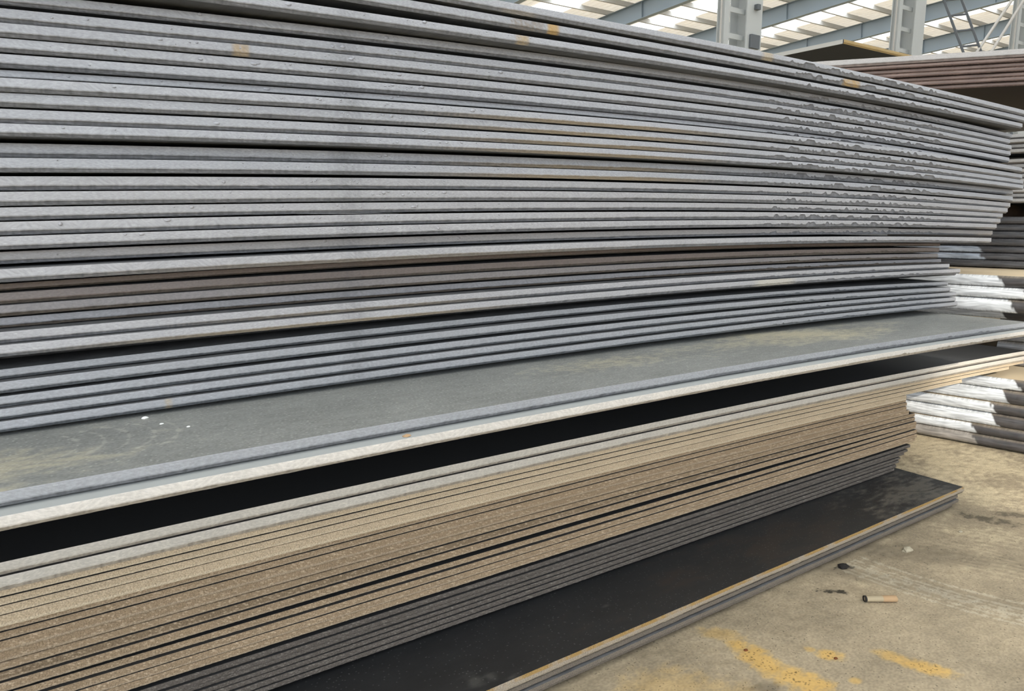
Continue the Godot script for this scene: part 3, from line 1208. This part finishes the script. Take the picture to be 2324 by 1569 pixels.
		P.under_mat = M.brown_face
		var o := plate(P)
		o.transform = Transform3D(B2, o2)
		yb += t


func build_far_plates() -> void:
	# a plate with orange edge, high on a further pile
	var P := {"xs": even(0.0, 2.6, 0.05), "q": Vector3.ONE * 1.352, "t": 0.02, "z": 0.0, "zb": -1.8, "seed": 320, "style": "cut", "tone": Vector3(0.50, 0.34, 0.13), "rough": Vector3(0.42, 0.28, 0.11), "wob": 0.0}
	P.label = "far plate with an orange edge and dark underside behind the brown stack"
	P.group = "plates of the far pile"
	P.under_mat = M.far_under
	P.called = "steel_plate"
	var o := plate(P)
	o.position = Vector3(3.385, 0, -1.43)
	var side := obj("painted_edge", box_mesh(Vector3(0.004, 0.0195, 1.79), 0, Vector3(-0.002, 1.342, -0.9)), M.pale_edge, o)
	side.set_meta("label", "pale grey short edge")
	# the pile that carries it
	var y := 0.0
	for i in 11:
		var t := 0.121
		var sl := obj("steel_slab", box_mesh(Vector3(1.7, t - 0.001, 1.2), 0.004, Vector3(0, t / 2, 0)), M.scale)
		sl.position = Vector3(4.9 + 0.01 * (i % 3), y, -2.6)
		tag(sl, "thick dark slab, %s from the floor, in the far pile under the orange-edged plate" % ORD[i], "steel slab", "slabs of the far pile")
		y += t


# ------------------------------------------------------------------ columns, ladder, braces
func build_columns() -> void:
	var zc := -8.9
	var k := 0
	for x in [11.7, 17.6, 23.6]:
		k += 1
		var c := base("steel_column", Vector3(x, 0, zc))
		tag(c, "tall grey laced steel column, %s" % ["nearest, rising behind the near stack's top plate", "second, rising behind the brown stack", "farthest, at the right-hand edge of the picture"][k - 1], "column", "laced steel columns of the hall")
		var top := roof_y(zc) - 0.002
		var st := flat_tool()
		# the wide leg, an H section
		box_to(st, Transform3D(Basis(), Vector3(0.30, top / 2, 0.19)), Vector3(0.44, top, 0.02))
		box_to(st, Transform3D(Basis(), Vector3(0.30, top / 2, -0.19)), Vector3(0.44, top, 0.02))
		box_to(st, Transform3D(Basis(), Vector3(0.30, top / 2, 0)), Vector3(0.02, top, 0.36))
		st.generate_normals()
		obj("main_leg", st.commit(), M.column, c)
		st = flat_tool()
		box_to(st, Transform3D(Basis(), Vector3(-0.34, top / 2, 0.08)), Vector3(0.14, top, 0.015))
		box_to(st, Transform3D(Basis(), Vector3(-0.34, top / 2, -0.08)), Vector3(0.14, top, 0.015))
		box_to(st, Transform3D(Basis(), Vector3(-0.34, top / 2, 0)), Vector3(0.015, top, 0.145))
		st.generate_normals()
		obj("side_leg", st.commit(), M.column, c)
		obj("conduit", box_mesh(Vector3(0.03, top, 0.03), 0.008, Vector3(-0.46, top / 2, 0.05)), M.brace, c)
		var bm := box_mesh(Vector3(0.52, 0.09, 0.02))
		var y := 0.6
		while y < top - 0.3:
			var b := obj("batten_plate", bm, M.column, c)
			b.position = Vector3(-0.08, y, 0.07)
			y += 0.46
		if k == 1:
			obj("junction_box", box_mesh(Vector3(0.26, 0.24, 0.06), 0.01, Vector3(0.30, 3.75, 0.225)), M.ladder, c)
			obj("bracket", box_mesh(Vector3(0.1, 0.09, 0.09), 0.01, Vector3(0.32, 4.36, 0.24)), M.ladder, c)
		obj("foot_plate", box_mesh(Vector3(1.2, 0.03, 0.6), 0, Vector3(0, 0.015, 0)), M.column, c)
	# a ladder up to the crane track
	var a0 := Vector3(14.54, 0.0, -5.69)
	var a1 := Vector3(13.85, 8.6, -7.4)
	var la := Vector3(14.374, 3.443, -6.05)
	var lb := Vector3(14.633, 3.458, -5.874)
	var ta := Vector3(14.208, 4.229, -6.333)
	var tb := Vector3(14.445, 4.345, -6.194)
	var lad := base("steel_ladder", Vector3.ZERO)
	tag(lad, "thin steel ladder with pale stay rods before the roof, upper right", "ladder")
	var da := (ta - la) / (ta.y - la.y)
	var db := (tb - lb) / (tb.y - lb.y)
	var ra := func(y: float) -> Vector3: return la + da * (y - la.y)
	var rb := func(y: float) -> Vector3: return lb + db * (y - lb.y)
	obj("rail", bar_mesh(ra.call(0.0), ra.call(8.0), 0.04, 0.04), M.ladder, lad)
	obj("rail", bar_mesh(rb.call(0.0), rb.call(8.0), 0.04, 0.04), M.ladder, lad)
	var y := 0.25
	while y < 7.9:
		obj("rung", bar_mesh(ra.call(y), rb.call(y + 0.03), 0.035, 0.035), M.ladder, lad)
		y += 0.27
	for pr in [[Vector3(14.635, 3.474, -5.876), Vector3(15.212, 4.345, -5.665)], [Vector3(14.841, 3.474, -5.734), Vector3(15.37, 4.321, -5.551)]]:
		var d: Vector3 = (pr[1] - pr[0]) / (pr[1].y - pr[0].y)
		var p0: Vector3 = pr[0] - d * pr[0].y
		var p1: Vector3 = pr[0] + d * (8.5 - pr[0].y)
		var o := obj("stay_rod", bar_mesh(p0, p1, 0.04, 0.04), M.brace, lad)
		o.set_meta("label", "pale slanting rod")


# ------------------------------------------------------------------ what lies about
func build_litter() -> void:
	# a cigarette end: a paper tube, open and charred at the left, tan filter at the right
	var a := Vector3(0.9305, 0.0043, 0.2087)
	var b := Vector3(0.9656, 0.0043, 0.2329)
	var c := base("cigarette_end", Vector3((a.x + b.x) / 2, 0, (a.z + b.z) / 2))
	tag(c, "flattened cigarette end with tan filter lying on the floor", "cigarette end")
	var u := (b - a).normalized()
	var s := Vector3.UP.cross(u).normalized()
	var o := Vector3(c.position.x, 0.0, c.position.z)
	var half := (b - a).length() / 2
	obj("paper_tube", tube(u, s, -half, 0.1 * half, 0.0040, 0.0, 0.0044), M.paper, c)
	obj("filter", tube(u, s, 0.1 * half, half, 0.0042, 0.5, 0.0044), M.filter, c)
	obj("charred_end", tube(u, s, -half - 0.0015, -half + 0.0012, 0.0041, 0.0, 0.0044), M.char, c)
	var rng := RandomNumberGenerator.new()
	rng.seed = 5
	# crumbs
	var bits := [
		["stone_chip", Vector3(1.137, 0, 0.160), 0.007, M.pale_stone, "pale elongated stone chip on the floor near the stack's foot", "stone"],
		["dirt_lump", Vector3(1.000, 0, 0.135), 0.007, M.char, "black crumbly lump against the foot of the stack", "dirt lump"],
		["dirt_crumb", Vector3(1.28, 0, 0.175), 0.003, M.pale_stone, "small pale crumb in the shade under the stack's end", "crumb"],
		["dirt_crumb", Vector3(1.40, 0, 0.30), 0.003, M.char, "small black crumb on the floor right of the stack", "crumb"],
		["dirt_crumb", Vector3(0.70, 0, 0.19), 0.0022, M.rust_crumb, "tiny rust-brown crumb in the left yellow stain", "crumb"],
		["dirt_crumb", Vector3(0.775, 0, 0.262), 0.002, M.rust_crumb, "rusty crumb in the middle yellow stain", "crumb"]]
	for q in bits:
		var m := obj(q[0], lump(q[2], rng), q[3])
		m.position = q[1]
		tag(m, q[4], q[5])
	var flakes := [
		[Vector3(0.0875, 0, 0.008), 0.0022, "white flake on the jutting plate near the stack"], [Vector3(0.096, 0, 0.036), 0.0013, "smaller white flake in front of the other on the jutting plate"], [Vector3(0.113, 0, 0.058), 0.0012, "third small white flake near the jutting plate's front edge"]]
	var scrap := obj("paper_scrap", lump(0.0026, rng), M.filter)
	scrap.position = Vector3(0.268, height(Vector3(0.3378, 0.3381, 0.3246), 0.268) - 0.0001, 0.1535)
	tag(scrap, "tiny orange-brown scrap on the ledge of the beige-edged plate", "scrap")
	for q in flakes:
		var m := obj("white_flake", lump(q[1], rng), M.flake)
		m.position = Vector3(q[0].x, height(Vector3(0.3493, 0.3496, 0.3361), q[0].x) - 0.0001, q[0].z)
		tag(m, q[2], "flake", "flakes on the jutting plate")


func tube(u: Vector3, s: Vector3, t0: float, t1: float, r: float, cap: float, y: float) -> ArrayMesh:
	var st := SurfaceTool.new()
	st.begin(Mesh.PRIMITIVE_TRIANGLES)
	var n := 14
	for k in n:
		var a := TAU * k / n
		var b := TAU * (k + 1) / n
		var pa := s * cos(a) * r * 1.2 + Vector3.UP * (y + sin(a) * r)
		var pb := s * cos(b) * r * 1.2 + Vector3.UP * (y + sin(b) * r)
		var ia := s * cos(a) * r * 0.9 + Vector3.UP * (y + sin(a) * r * 0.84)
		var ib := s * cos(b) * r * 0.9 + Vector3.UP * (y + sin(b) * r * 0.84)
		st.set_smooth_group(0)
		quad(st, pa + u * t1, pb + u * t1, pb + u * t0, pa + u * t0)
		st.set_smooth_group(1)
		if cap > 0.0:
			tri(st, pa + u * t1, Vector3.UP * y + u * t1, pb + u * t1)
		else:
			quad(st, ib + u * t1, ia + u * t1, ia + u * t0, ib + u * t0)
			st.set_smooth_group(2)
			quad(st, pa + u * t0, pb + u * t0, ib + u * t0, ia + u * t0)
	st.generate_normals()
	return st.commit()


func lump(r: float, rng: RandomNumberGenerator) -> ArrayMesh:
	var st := flat_tool()
	var n := 7
	var rings := []
	for j in 4:
		var ring := []
		for k in n:
			var a := TAU * k / n
			var f: float = [1.0, 1.05, 0.7, 0.15][j] * rng.randf_range(0.75, 1.2)
			ring.append(Vector3(cos(a) * r * f * 1.4, [0.0, 0.3, 0.65, 0.85][j] * r, sin(a) * r * f))
		rings.append(ring)
	for j in 3:
		for k in n:
			var k2 := (k + 1) % n
			quad(st, rings[j + 1][k2], rings[j + 1][k], rings[j][k], rings[j][k2])
	for k in range(1, n - 1):
		tri(st, rings[3][0], rings[3][k + 1], rings[3][k])
	st.generate_normals()
	return st.commit()
